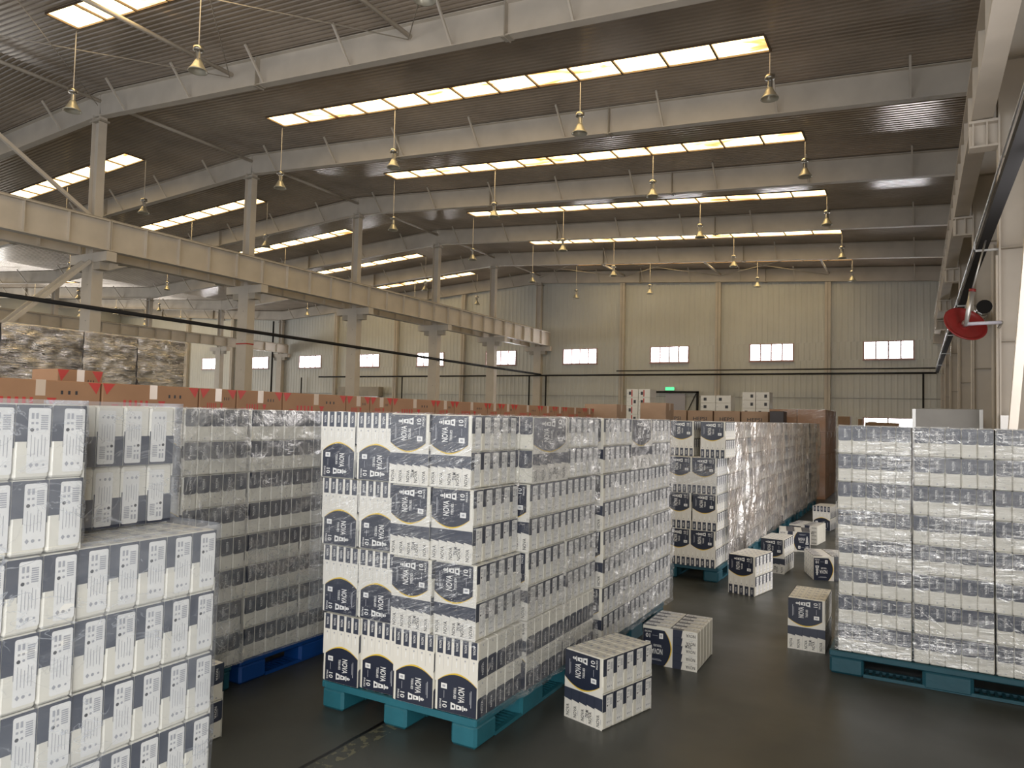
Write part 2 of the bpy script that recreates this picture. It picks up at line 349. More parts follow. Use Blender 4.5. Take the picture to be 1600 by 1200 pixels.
def art_band(a, w, h, v):  # lower 44 % of a bundle end: five pack gussets
    a.rect(0, 0, w, h * .44, 'cream', 1); c = w / 5
    if v == 'A':
        a.rect(0, h * .262, w, h * .44, 'navy2', 2)
        for i in range(1, 5): a.rect(c * i - .0012, h * .262, c * i + .0012, h * .44, 'navy', 3)
        for i in range(5):
            a.poly([(c * i, h * .265), (c * i + c, h * .25), (c * i + c, h * .262), (c * i, h * .285)], 'cream', 3)
            a.text('NOVA', c * (i + .45), h * .118, .42 * c, PI / 2, 'black', 2, wid=.165 * h); a.rect(c * (i + .78), h * .08, c * (i + .83), h * .15, 'grey', 2)
        for i in range(1, 5): a.rect(c * i - .0006, 0, c * i + .0006, h * .255, 'grey', 2)
        a.text('DILM', c * 3.05, h * .16, .42 * c, PI / 2, 'black', 3, wid=.10 * h)
    else:
        for i in range(5):
            a.rect(c * i + c * .10, 0, c * i + c * .78, h * .225, 'navy2', 2)
            a.text('NOVA', c * (i + .42), h * .11, .30 * c, PI / 2, 'pale', 3, wid=.11 * h)
            a.disc(c * (i + .45), h * .27, .10 * c, 'grey', 2, 6); a.rect(c * (i + .4), h * .30, c * (i + .52), h * .38, 'pale', 2)
        for i in range(1, 5): a.rect(c * i - .0006, h * .225, c * i + .0006, h * .44, 'grey', 2)
        a.text('DILARAN', c * 2.9, h * .16, .34 * c, PI / 2, 'pale', 4, wid=.14 * h)

BH = .366
def pack_mb(W, L, H, part=0):      # one slab pack centred on its own origin; S print on +X, T print on -X
    mb = MB(); w = L / 5; h = H / 2; mb.cbox(-W / 2, -w / 2 + .0008, -h / 2 + .0008, W / 2, w / 2 - .0008, h / 2 - .0008, .006, 'white')
    art_side(Art(mb, (W / 2, -w / 2, -h / 2), (0, 1, 0), (0, 0, 1)), w, h, part)
    if part == 2: return mb
    art_front(Art(mb, (-W / 2, w / 2, -h / 2), (0, -1, 0), (0, 0, 1)), w, h)
    for i in range(5):     # folded pack tops
        x = -W / 2 + W * (i + .5) / 5; mb.box(x - .014, -w * .10, h / 2 - .001, x + .004, w * .10, h / 2 + .0006, 'grey')
        if i: mb.box(x - W / 10 - .0008, -w * .46, h / 2 - .001, x - W / 10 + .0008, w * .46, h / 2 + .0005, 'grey')
    return mb
def end_mb(W, L, H, what, v, back):
    mb = MB()
    a = Art(mb, (W / 2, L / 2, 0), (-1, 0, 0), (0, 0, 1)) if back else Art(mb, (-W / 2, -L / 2, 0), (1, 0, 0), (0, 0, 1))
    art_label(a, W, H) if what == 'label' else art_band(a, W, H, v); return mb
PROTO = {}
def bundle_proto(v, W=.25, L=.435, parts=True, sub=False):
    key = (v, W, L, parts, sub)
    if key in PROTO: return PROTO[key]
    H = BH
    if parts:
        r = empty('tissue_bundle'); pm = pack_mb(W, L, H, 1 if sub else 0).mesh('tissue_pack'); lm = pack_mb(W, L, H, 2).mesh('back_label') if sub else None
        for k in range(2):
            for i in range(5):
                o = link('tissue_pack', pm, r); o.location = (0, -L / 2 + L / 5 * (i + .5), H / 4 + k * H / 2)
                if sub: tag(link('back_label', lm, o), 'pale printed back label with barcode')
        for bk in (False, True):
            tag(end_mb(W, L, H, 'label', v, bk).obj('printed_label', r), 'navy end label with lighthouse and yellow arc')
            end_mb(W, L, H, 'band', v, bk).obj('pack_end_strip', r)
    else:
        mb = MB(); p = pack_mb(W, L, H)
        for k in range(2):
            for i in range(5): mb.merge(p, (0, -L / 2 + L / 5 * (i + .5), H / 4 + k * H / 2))
        mb.merge(end_mb(W, L, H, 'label', v, False)); mb.merge(end_mb(W, L, H, 'band', v, False))
        r = mb.obj('tissue_bundle')
    PROTO[key] = [r, False]; return PROTO[key]
def bundle(x, y, z, v='A', rz=0, flip=False, label='', group=None, W=.25, L=.435, parts=True, lie=0, jit=.006):
    pr = bundle_proto(v, W, L, parts, group == 'bundles of the near left stack')
    o = copy_tree(pr[0]) if pr[1] else pr[0]; pr[1] = True
    j = lambda s: random.uniform(-s, s)
    o.location = (x + j(jit), y + j(jit), z); o.rotation_mode = 'XYZ'; o.rotation_euler = (0, 0, rz + j(.012 if jit else 0))
    if flip: o.rotation_euler = (PI, 0, -rz + j(.012)) ; o.rotation_euler = (Matrix.Rotation(rz + j(.012), 3, 'Z') @ Matrix.Rotation(PI, 3, 'X')).to_euler(); o.location.z = z + BH
    if lie:  # lying on its side: long height runs sideways
        o.rotation_euler = (Matrix.Rotation(rz, 3, 'Z') @ Matrix.Rotation(lie * PI / 2, 3, 'Y')).to_euler()
        o.location = (x, y, z + .125)
        off = Matrix.Rotation(rz, 3, 'Z') @ Vector((-lie * BH / 2, 0, 0)); o.location += off
    tag(o, label, 'tissue bundle', group); return o

# ---------------------------------------------------------------- setting
XR, XE = 1.0, 1.8            # roof reference, right wall
def roof_z(x):
    if x < -46.2: x = -92.4 - x
    if x < -22.2: x = -44.4 - x
    return 9.9 + .062 * (XR - x)
FR = [13.09, 18.99, 25.04, 31.30, 37.20, 43.25]; FRV = [7.0] + FR
fl = MB(); fl.add([(-70, -10, 0), (3, -10, 0), (3, 44, 0), (-70, 44, 0)], [(0, 1, 2, 3)], 'floor'); struct(fl.obj('floor'))
SKX = [(-18.5, -2.95), (-41.45, -25.95), (-66.4, -50.9)]
STY = [-8.2, -2.1, 3.6, 9.45, 16.3, 22.3, 28.35, 34.55, 40.45]; STW = .8
def ribbed(mb, xa, xb, y0, y1, pitch=.16, m='roof'):   # corrugated liner, ribs running down the slope
    prof = []; n = max(1, round((y1 - y0) / pitch)); p = (y1 - y0) / n
    for i in range(n):
        y = y0 + i * p; prof += [(y, 0), (y + p * .48, 0), (y + p * .60, .028), (y + p * .88, .028)]
    prof.append((y1, 0)); vs = []
    for y, d in prof: vs += [(xa, y, roof_z(xa) + d), (xb, y, roof_z(xb) + d)]
    mb.add(vs, [(2 * i, 2 * i + 1, 2 * i + 3, 2 * i + 2) for i in range(len(prof) - 1)], m)
for hi, (xa, xb) in enumerate([(-22.2, XE + .05), (-46.2, -22.2), (-68.5, -46.2)]):
    mb = MB(); s0, s1 = SKX[hi]; y = -10.0
    for sy in STY:
        ribbed(mb, xa, xb, y, sy); ribbed(mb, xa, s0, sy, sy + STW); ribbed(mb, s1, xb, sy, sy + STW); y = sy + STW
    ribbed(mb, xa, xb, y, 44.0)
    struct(mb.obj('ceiling'))
wn = 9
for hi, (s0, s1) in enumerate(SKX):
    for k, sy in enumerate(STY):
        if hi == 2 and k < 3: continue
        r = empty('window_%d' % wn, ((s0 + s1) / 2, sy + STW / 2, roof_z((s0 + s1) / 2))); wn += 1
        tag(r, 'long translucent skylight strip in the %s roof slope, %s bay' % (['right', 'middle', 'far left'][hi], ORD[k]), kind='structure')
        n = 13; fr = MB(); ox, oy, oz = r.location
        for i in range(n):
            a = s0 + (s1 - s0) * i / n + .012; b = s0 + (s1 - s0) * (i + 1) / n - .012
            pm = MB(); pm.add([(a - ox, sy - oy, roof_z(a) + .02 - oz), (b - ox, sy - oy, roof_z(b) + .02 - oz), (b - ox, sy + STW - oy, roof_z(b) + .02 - oz), (a - ox, sy + STW - oy, roof_z(a) + .02 - oz)], [(0, 3, 2, 1)], 'sky')
            pm.obj('skylight_panel', r)
        for i in range(n + 1):
            a = s0 + (s1 - s0) * i / n
            fr.bar((a - ox, sy - oy, roof_z(a) + .0 - oz), (a - ox, sy + STW - oy, roof_z(a) + .0 - oz), .045, .06, 'rust')
        fr.bar((s0 - ox, -STW / 2, roof_z(s0) - oz), (s1 - ox, -STW / 2, roof_z(s1) - oz), .03, .05, 'rust')
        fr.bar((s0 - ox, STW / 2, roof_z(s0) - oz), (s1 - ox, STW / 2, roof_z(s1) - oz), .03, .05, 'rust')
        fr.obj('skylight_frame', r)
# back wall with ribs, split around the windows
YW = 43.45
WIN = [(-2.55 - 5.955 * i, -.18 - 5.955 * i) for i in range(11)]
LOW = [(-2.55, -.2, .9, 2.0), (-19.0, -17.6, 1.2, 1.96)]
def wall_ribs(mb, x0, x1, z0, z1):
    n = max(1, round((x1 - x0) / .30)); p = (x1 - x0) / n; pr = []
    for i in range(n):
        x = x0 + i * p; pr += [(x, 0), (x + p * .55, 0), (x + p * .70, .014), (x + p * .85, .014)]
    pr.append((x1, 0)); vs = []
    for x, d in pr: vs += [(x, YW - d, z0), (x, YW - d, z1 if z1 else roof_z(x) + .02)]
    mb.add(vs, [(2 * i, 2 * i + 2, 2 * i + 3, 2 * i + 1) for i in range(len(pr) - 1)], 'wall')
wb = MB(); xs = sorted([(a, b) for a, b in WIN]); x = -68.5
for a, b in xs: wall_ribs(wb, x, a, 5.1, 6.1); x = b
wall_ribs(wb, x, XE, 5.1, 6.1)
for za, zb in ((-68.5, -46.2), (-46.2, -22.2), (-22.2, XE)): wall_ribs(wb, za, zb, 6.1, None)
wall_ribs(wb, -68.5, XE, 2.0, 5.1); wall_ribs(wb, -68.5, -19.0, 0, 2.0); wall_ribs(wb, -17.6, -2.55, 0, 2.0); wall_ribs(wb, -.2, XE, 0, 2.0)
wall_ribs(wb, -2.55, -.2, 0, .9); wall_ribs(wb, -19.0, -17.6, 0, 1.2)
struct(wb.obj('wall_back'))
def window(n, x0, x1, z0, z1, panes, lab):
    r = empty('window_%d' % n, ((x0 + x1) / 2, YW, z0)); tag(r, lab, kind='structure'); w = x1 - x0; h = z1 - z0
    for i in range(panes):
        a = -w / 2 + w * i / panes + .02; b = -w / 2 + w * (i + 1) / panes - .02
        p = MB(); p.box(a, .03, .03, b, .05, h - .03, 'win'); p.obj('pane', r)
    f = MB()
    for i in range(panes + 1):
        a = -w / 2 + w * i / panes; f.box(a - .04, -.05, 0, a + .04, .06, h, 'winframe')
    f.box(-w / 2, -.03, 0, w / 2, .06, .05, 'winframe'); f.box(-w / 2, -.03, h - .05, w / 2, .06, h, 'winframe')
    f.box(-w / 2 - .05, -.10, -.06, w / 2 + .05, .06, 0, 'winframe'); f.obj('window_frame', r)
names = ['rightmost', 'second from the right', 'third from the right', 'fourth from the right', 'fifth from the right', 'sixth from the right', 'seventh from the right', 'eighth from the right', 'ninth from the right', 'tenth from the right', 'leftmost']
k = 1
for i, (a, b) in enumerate(WIN):
    n = k if k < 9 else wn + k; k += 1
    window(n, a, b, 5.1, 6.1, 4, 'four-pane high window in the back wall, ' + names[i])
window(60, -2.55, -.2, .9, 2.0, 2, 'low two-pane window in the back wall at the right')
window(61, -19.0, -17.6, 1.2, 1.96, 1, 'small low window in the back wall behind cartons')
# right and left walls
wr = MB(); wr.box(XE, -10, 4.75, XE + .12, 44, 10.2, 'wall_r').box(XE, -10, 0, XE + .12, -8, 4.75, 'wall_r').box(XE, -1.0, 0, XE + .12, 6.8, 4.75, 'wall_r').box(XE, 10.6, 0, XE + .12, 44, 4.75, 'wall_r')
for z in (1.2, 2.5, 3.8, 5.1, 6.6, 8.0): wr.box(XE - .02, -10 if z > 5 else 10.7, z, XE, 44, z + .02, 'steel_d')
y = -9.5
while y < 44: wr.box(XE - .025, y, 4.8 if y < 10.6 else 0, XE, y + .03, 10, 'wall_r'); y += .9
struct(wr.obj('wall_right'))
for dn, a, b in ((3, -8, -1.0), (4, 6.8, 10.6)):  # unseen doorways added round the two side fill lights
    f = MB(); f.box(XE - .03, a, 0, XE + .15, a + .12, 4.75, 'steel').box(XE - .03, b - .12, 0, XE + .15, b, 4.75, 'steel').box(XE - .03, a, 4.63, XE + .15, b, 4.75, 'steel'); struct(f.obj('door_%d' % dn), 'added open doorway in the right wall for the fill light')
wl = MB(); wl.box(-68.6, -10, 0, -68.5, 44, 13, 'wall'); struct(wl.obj('wall_left'))
# doors at the back
d = empty('door_1', (-37.4, YW - .1, 0)); struct(d, 'grey roller shutter door under its box in the back wall')
MB().box(-1.9, 0, 2.85, 1.9, .06, 0, 'steel_d').obj('shutter', d) if False else None
s = MB()
for i in range(18): s.box(-1.6, -.02 - (.02 if i % 2 else 0), i * .16, 1.6, .06, i * .16 + .15, 'galv')
s.obj('shutter', d); MB().box(-2.0, -.5, 2.85, 2.0, .06, 3.55, 'steel_d').obj('shutter_box', d); MB().box(-1.75, -.1, 0, -1.6, .06, 2.85, 'steel').box(1.6, -.1, 0, 1.75, .06, 2.85, 'steel').obj('guide_rail', d)
d = empty('door_2', (-13.17, YW - .15, 0)); struct(d, 'dark steel framed doorway with a pale sliding panel below the green exit sign')
f = MB(); f.box(-1.75, -.06, 0, -1.63, .06, 3.35, 'pipe').box(1.63, -.06, 0, 1.75, .06, 3.35, 'pipe').box(-1.75, -.06, 3.23, 1.75, .06, 3.35, 'pipe')
f.bar((-1.6, 0, 3.2), (-1.1, 0, 2.0), .05, .05, 'pipe').bar((1.6, 0, 3.2), (.9, 0, 1.7), .05, .05, 'pipe'); f.obj('door_frame', d)
MB().box(-.25, -.02, 0, .95, .05, 3.2, 'lilac').obj('sliding_panel', d)
e = MB(); e.box(-.30, -.04, 0, .30, .04, .22, 'galv'); e.box(-.27, -.045, .02, .27, -.04, .20, 'exit')
eo = e.obj('exit_sign'); eo.location = (-13.15, YW - .2, 3.38); tag(eo, 'small glowing green exit sign above the steel framed doorway', 'sign')

# ---------------------------------------------------------------- steelwork
def beam_half(xa, xb, y, lab, grp):
    r = empty('roof_beam', (xa, y, roof_z(xa) - .1)); tag(r, lab, 'roof beam', grp); o = r.location
    n = 1; P = lambda x, dz: (x - o.x, 0, roof_z(x) + dz - o.z)
    top = -.03; dep = .74
    m = MB(); m.bar(P(xa, top - dep / 2), P(xb, top - dep / 2), .02, dep, 'steel')
    m.bar(P(xa, top - .01), P(xb, top - .01), .24, .02, 'steel'); m.bar(P(xa, top - dep), P(xb, top - dep), .24, .022, 'steel'); m.obj('beam_web', r)
    x = xa + 1.6 if xa > xb else xa + 1.6
    lo, hi = min(xa, xb), max(xa, xb); x = lo + 1.4
    while x < hi - .8:
        b = MB(); q = P(x, -.02); w = P(x, top - dep + .02)
        b.bar((w[0], -.10, w[2]), (q[0], -.72, q[2]), .05, .05, 'steel'); b.obj('fly_brace', r); x += 2.95
    for t in (.30, .62):
        x = lo + (hi - lo) * t; b = MB(); q = P(x, top - dep); b.box(q[0] - .012, -.15, q[2] - .06, q[0] + .012, .15, q[2] + dep, 'steel_d')
        b.box(q[0] - .10, -.13, q[2] - .035, q[0] + .10, .13, q[2] - .01, 'steel_d'); b.obj('splice_plate', r)
for k, y in enumerate(FRV):
    nm = 'nearest' if k == 0 else ORD[k] + ' nearest'
    beam_half(-22.2, 1.3, y, 'cream steel roof beam over the right hall, %s frame' % nm, 'roof beams of the right hall')
    beam_half(-22.2, -46.2, y, 'cream steel roof beam over the middle hall, %s frame' % nm, 'roof beams of the middle hall')
    if k > 1: beam_half(-46.2, -68.4, y, 'cream steel roof beam over the far left hall, %s frame' % nm, 'roof beams of the far left hall')
def hcol(m, x, y, z0, z1, wx, wy, mt='steel'):
    m.box(x - wx / 2, y - wy / 2, z0, x - wx / 2 + .025, y + wy / 2, z1, mt).box(x + wx / 2 - .025, y - wy / 2, z0, x + wx / 2, y + wy / 2, z1, mt).box(x - wx / 2 + .025, y - .03, z0, x + wx / 2 - .025, y + .03, z1, mt)
for k, y in enumerate(FRV):
    for ci, (cx, nm) in enumerate(((-22.2, 'ridge'), (-46.2, 'valley'))):
        r = empty('steel_column', (cx, y, 0)); tag(r, 'cream steel column on the %s line, %s frame' % (nm, ORD[k]), 'column', 'columns on the %s line' % nm)
        m = MB(); m.box(-.26, -.17, 0, .26, .17, 6.2, 'steel'); m.box(-.02, -.171, 0, .27, .172, 6.2, 'steel'); m.obj('lower_shaft', r)
        m = MB(); hcol(m, 0, 0, 6.2, roof_z(cx) - .72, .36, .26); m.obj('upper_shaft', r)
        m = MB(); m.box(-.95, -.16, 5.98, .95, .16, 6.27, 'steel').box(-.60, -.14, 5.75, .60, .14, 5.98, 'steel_d'); m.obj('bracket', r)
        m = MB(); m.box(-.27, -.16, roof_z(cx) - .95, .27, .16, roof_z(cx) - .9, 'steel_d'); 
        for i in range(5): m.tube((.06, -.18, .9 + i * 1.1), (.06, -.165, .9 + i * 1.1), .02, 'steel_d', 6)
        m.obj('cap_plate', r)
        if ci == 0 and k == 2: m = MB(); m.box(-.275, -.18, 4.05, .275, .18, 4.10, 'red'); m.obj('red_band', r)
def girder(x, z0, z1, ya, yb, lab, grp, w=.30, st=1.2):
    r = empty('crane_girder', (x, ya, z0)); tag(r, lab, 'crane girder', grp); L = yb - ya - .02; h = z1 - z0
    m = MB(); m.box(-.012, 0, .03, .012, L, h - .03, 'steel').box(-w / 2, 0, 0, w / 2, L, .03, 'steel').box(-w / 2, 0, h - .03, w / 2, L, h, 'steel'); m.obj('girder_web', r)
    n = max(1, round(L / st))
    for i in range(n + 1):
        y = min(L - .012, max(.012, L * i / n)); m = MB(); m.box(-w / 2 + .02, y - .01, .03, w / 2 - .02, y + .01, h - .03, 'steel'); m.obj('stiffener', r)
    m = MB(); m.box(-.05, 0, h, .05, L, h + .06, 'steel_d'); m.obj('crane_rail', r)
for k in range(6):
    a, b = FRV[k], FRV[k + 1]
    girder(-21.45, 6.30, 7.22, a, b, 'cream crane girder on the near face of the ridge columns, %s bay' % ORD[k], 'crane girders along the ridge line')
    girder(-22.95, 6.30, 7.22, a, b, 'cream crane girder on the far face of the ridge columns, %s bay' % ORD[k], 'crane girders behind the ridge line')
    girder(-45.45, 6.30, 6.98, a, b, 'cream crane girder along the valley columns, %s bay' % ORD[k], 'crane girders along the valley line')
    girder(.86, 6.32, 7.20, a, b, 'cream crane girder beside the right wall, %s bay' % ORD[k], 'crane girders along the right wall', w=.28)
# right wall columns
for k, y in enumerate(FRV):
    r = empty('steel_column', (1.33, y, 0)); tag(r, 'cream wall column along the right wall, %s frame' % ORD[k], 'column', 'columns along the right wall')
    m = MB(); hcol(m, 0, 0, 0, roof_z(1.3) - .70, .54, .30)
    for zz in (1.5, 2.9, 4.3, 5.7, 7.2): m.box(-.245, -.14, zz, .245, .14, zz + .015, 'steel_d')
    m.obj('lower_shaft', r); m = MB(); m.tube((.10, -.2, .2), (.10, -.2, 5.6), .035, 'steel', 8); m.obj('drain_pipe', r); m = MB(); m.box(-.27, -.26, 1.55, -.15, -.16, 1.80, 'galv'); m.obj('junction_box', r)
    m = MB(); m.box(-.64, -.13, 6.26, -.27, .13, 6.30, 'steel').box(-.64, -.13, 5.88, -.27, .13, 5.91, 'steel').box(-.64, -.01, 5.91, -.27, .01, 6.26, 'steel').box(-.60, -.12, 5.91, -.58, .12, 6.26, 'steel').box(-.42, -.12, 5.91, -.40, .12, 6.26, 'steel'); m.obj('bracket', r)
    m = MB(); m.tube((-.29, -.12, 0), (-.29, -.12, 4.2), .02, 'steel', 8); m.obj('conduit', r)
# back wall posts
for i in range(11):
    x = -4.33 - 5.98 * i
    if abs(x + 22.2) < .5 or abs(x + 46.2) < .5: continue
    m = MB(); m.box(-.15, -.12, 0, .15, .12, roof_z(x) - .8, 'steel'); m.box(-.02, -.14, 0, .02, -.12, roof_z(x) - .8, 'steel_d')
    o = m.obj('wind_post'); o.location = (x, YW - .15, 0); tag(o, 'cream wind post on the back wall, %s from the right' % ORD[i], 'wall post', 'wind posts on the back wall')
# longitudinal tubes
def tube_thing(name, a, b, r, mt, lab, cat, grp=None, n=10):
    a = Vector(a); b = Vector(b); m = MB(); m.tube((0, 0, 0), b - a, r, mt, n); o = m.obj(name, None, True); o.location = a; tag(o, lab, cat, grp); return o
for k in range(6):
    tube_thing('strut_tube', (-22.2, FRV[k], 11.08), (-22.2, FRV[k + 1], 11.08), .055, 'steel', 'long steel strut tube under the ridge, %s bay' % ORD[k], 'strut tube', 'strut tubes under the ridge')
for k, nm in ((0, 'nearest'), (5, 'farthest')):
    for x in (-16.2, -10.2, -4.3):
        tube_thing('strut_tube', (x, FRV[k], roof_z(x) - .32), (x, FRV[k + 1], roof_z(x) - .32), .055, 'steel', 'steel strut tube in the %s roof bay, %s line' % (nm, {-16.2: 'left', -10.2: 'middle', -4.3: 'right'}[x]), 'strut tube', 'strut tubes across braced roof bays')
    for (xa, xb) in ((-22.2, -16.2), (-16.2, -10.2), (-10.2, -4.3)):
        for s in (0, 1):
            A = (xa, FRV[k] + (0 if s else 6), roof_z(xa) - .42); B = (xb, FRV[k] + (6 if s else 0), roof_z(xb) - .42)
            tube_thing('brace_rod', A, B, .012, 'steel_d', 'thin brace rod, %s roof bay, %s, %s of the crossed pair' % (nm, {-22.2: 'ridge side', -16.2: 'middle', -10.2: 'right side'}[xa], ['falling one', 'rising one'][s]), 'brace rod', 'cross brace rods', 6)
def brace(a, b, w, lab, grp):
    a = Vector(a); b = Vector(b); m = MB(); m.bar((0, 0, 0), b - a, w, w, 'steel'); o = m.obj('diagonal_brace'); o.location = a; tag(o, lab, 'brace', grp)
brace((-21.95, 12.85, 6.0), (-21.95, 7.25, .4), .10, 'cream diagonal brace below the crane girder, near one of the pair', 'diagonal braces below the girder')
brace((-22.35, 12.85, 6.0), (-22.35, 7.25, .4), .10, 'cream diagonal brace below the crane girder, far one of the pair', 'diagonal braces below the girder')
brace((-22.0, 12.9, 7.3 - .9 + .95), (-22.0, 7.2, 10.2 + .6), .10, 'cream diagonal brace above the crane girder at the left', 'diagonal braces above the girder')
brace((1.42, 13.2, 2.1), (1.42, 7.3, 6.9), .09, 'cream diagonal brace rising along the right wall', 'braces on the right wall') if False else None
brace((1.0, 11.9, .05), (1.0, 7.15, 5.8), .09, 'cream diagonal brace on the right wall at the picture edge', 'braces on the right wall')
brace((1.55, 13.3, 6.0), (1.55, 18.7, .3), .10, 'tan diagonal brace on the right wall beyond the first column', 'braces on the right wall')
# pipes
tube_thing('fire_pipe', (-21.9, 7.0, 4.62), (-21.9, 43.1, 4.40), .065, 'pipe', 'dark horizontal fire pipe along the ridge columns', 'pipe')
tube_thing('fire_pipe', (-41.6, 42.98, 4.33), (.85, 42.98, 4.33), .055, 'pipe', 'dark lower pipe running across the back wall', 'pipe')
tube_thing('fire_pipe', (-16.5, 42.95, 4.58), (.85, 42.95, 4.58), .035, 'pipe', 'thinner dark upper pipe on the back wall', 'pipe')
for x, nm in ((-22.75, 'left of the ridge column'), (-21.5, 'right of the ridge column'), (.25, 'near the right corner'), (-33.4, 'by the shutter door'), (-43.6, 'by the valley column')):
    tube_thing('drop_pipe', (x, 43.1, 0), (x, 43.1, 4.3), .05, 'pipe', 'dark vertical drop pipe on the back wall ' + nm, 'pipe')
tube_thing('wall_cable', (-46, 43.3, 3.05), (1.2, 43.3, 3.0), .015, 'grey', 'thin grey cable strung along the back wall', 'cable')
tube_thing('vertical_tube', (-46.9, 43.0, 0), (-46.9, 43.0, 9.0), .07, 'pipe', 'dark rain pipe beside the valley column on the back wall', 'pipe')
# cable tray on the right
r = empty('cable_tray', (.86, 4.0, 4.33)); tag(r, 'black cable tray running along the right wall columns', 'cable tray')
MB().box(-.07, 0, 0, .07, 39.0, .02, 'pipe').box(-.07, 0, .02, -.055, 39.0, .09, 'pipe').box(.055, 0, .02, .07, 39.0, .09, 'pipe').obj('tray', r)
MB().tube((-.09, 0, .12), (-.09, 39, .12), .012, 'galv', 8).obj('conduit', r)
for k, y in enumerate(FRV):
    MB().box(-.11, y - 4.02, -.03, .22, y - 3.98, 0, 'galv').box(-.11, y - 4.02, -.03, -.09, y - 3.98, .13, 'galv').obj('tray_bracket', r)
# red disc fixture on the first right column
r = empty('wall_fan', (.60, 12.6, 3.12)); tag(r, 'round red dished disc held out from the wall column by two grey arms', 'wall fan')
m = MB(); m.lathe([(.0, .02), (.07, .03), (.10, -.01), (.22, -.03), (.31, .0), (.335, .03), (.34, .045), (.325, .05), (.30, .02), (.2, -.005), (.0, -.0)], (0, 0, 0), 'redp', 32); m.v = [(a * .9, b * .9, c * .9) for a, b, c in m.v]; dsk = m.obj('dished_disc', r, True)
dsk.rotation_euler = (math.radians(58), 0, math.radians(28))
m = MB(); m.lathe([(0, .0), (.05, .0), (.055, .05), (.02, .10), (0, .10)], (0, 0, 0), 'galv', 16); hb = m.obj('hub', r, True); hb.rotation_euler = (math.radians(58), 0, math.radians(28)); hb.location = (0, 0, 0)
MB().tube((.0, -.10, -.02), (.02, -.22, -.01), .028, 'galv').tube((.02, -.22, -.01), (.44, -.20, .0), .026, 'lilac').tube((.44, -.20, 0), (.46, .45, 0), .026, 'galv').obj('arm', r, True)
MB().tube((.01, -.22, -.02), (.09, -.20, .46), .03, 'galv', r2=.045).tube((.09, -.20, .46), (.095, -.20, .50), .047, 'redp').tube((.095, -.2, .5), (.26, -.2, 1.2), .012, 'galv').obj('arm', r, True)
# silver duct
r = empty('foil_duct', (1.14, 16.9, 3.98)); tag(r, 'silver foil wrapped duct slanting along the right wall', 'duct')
m = MB()
for i in range(12): m.tube((0, i * .34, 0), (0, i * .34 + .34, 0), .12 + .015 * (i % 2), 'galv', 14, cap=(i in (0, 11)))
m.obj('duct_body', r); MB().tube((0, -.05, 0), (0, 0, 0), .135, 'pipe', 14).obj('duct_collar', r)

# ---------------------------------------------------------------- lamps
lamp = empty('high_bay_lamp', (0, 0, 0))
m = MB(); m.tube((0, 0, .58), (0, 0, 2.2), .012, 'steel', 6); rod = m.obj('rod', lamp)
m = MB(); m.lathe([(0, .56), (.02, .60), (.03, .56), (.115, .55), (.12, .48), (.105, .46), (0, .46)], (0, 0, 0), 'chrome'); m.obj('ballast_cap', lamp, True)
m = MB()
for s in (0, 1, 2): m.tube((.05 * math.cos(s * 2.1), .05 * math.sin(s * 2.1), .28), (.05 * math.cos(s * 2.1), .05 * math.sin(s * 2.1), .47), .014, 'chrome', 6)
m.lathe([(0, .44), (.045, .43), (.05, .26), (.03, .24), (0, .24)], (0, 0, 0), 'galv', 12); m.obj('lamp_neck', lamp)
m = MB(); m.lathe([(.04, .27), (.07, .26), (.10, .19), (.16, .08), (.20, .03), (.205, .0), (.19, .005), (.15, .07), (.09, .17), (.03, .24)], (0, 0, 0), 'shade', 24); m.obj('lamp_shade', lamp, True)
LX = [[(-2.97, 'right end'), (-7.72, 'right of centre'), (-13.85, 'left of centre'), (-18.62, 'left end')], [(-25.9, 'right end'), (-31.1, 'right of centre'), (-36.6, 'left of centre'), (-41.4, 'left end')], [(-51.0, 'right end'), (-56.5, 'right of centre'), (-61.5, 'left of centre')]]
first = True
for k, sy in enumerate(STY[3:]):
    for hi in range(3):
        for lx, nm in LX[hi]:
            if hi == 2 and k < 2: continue
            o = lamp if first else copy_tree(lamp); first = False
            o.location = (lx, sy + STW + .02, 9.02); o.rotation_euler = (0, 0, random.random() * 6)
            top = roof_z(lx) - 9.06
            for c in o.children:
                if c.name.startswith('rod'): c.scale = (1, 1, (top - .58) / 1.62); c.location = (0, 0, .58 - .58 * (top - .58) / 1.62)
            tag(o, 'hanging high bay lamp, %s of %s skylight strip, %s hall' % (nm, ORD[k], ['right', 'middle', 'far left'][hi]), 'hanging lamp', 'high bay lamps')

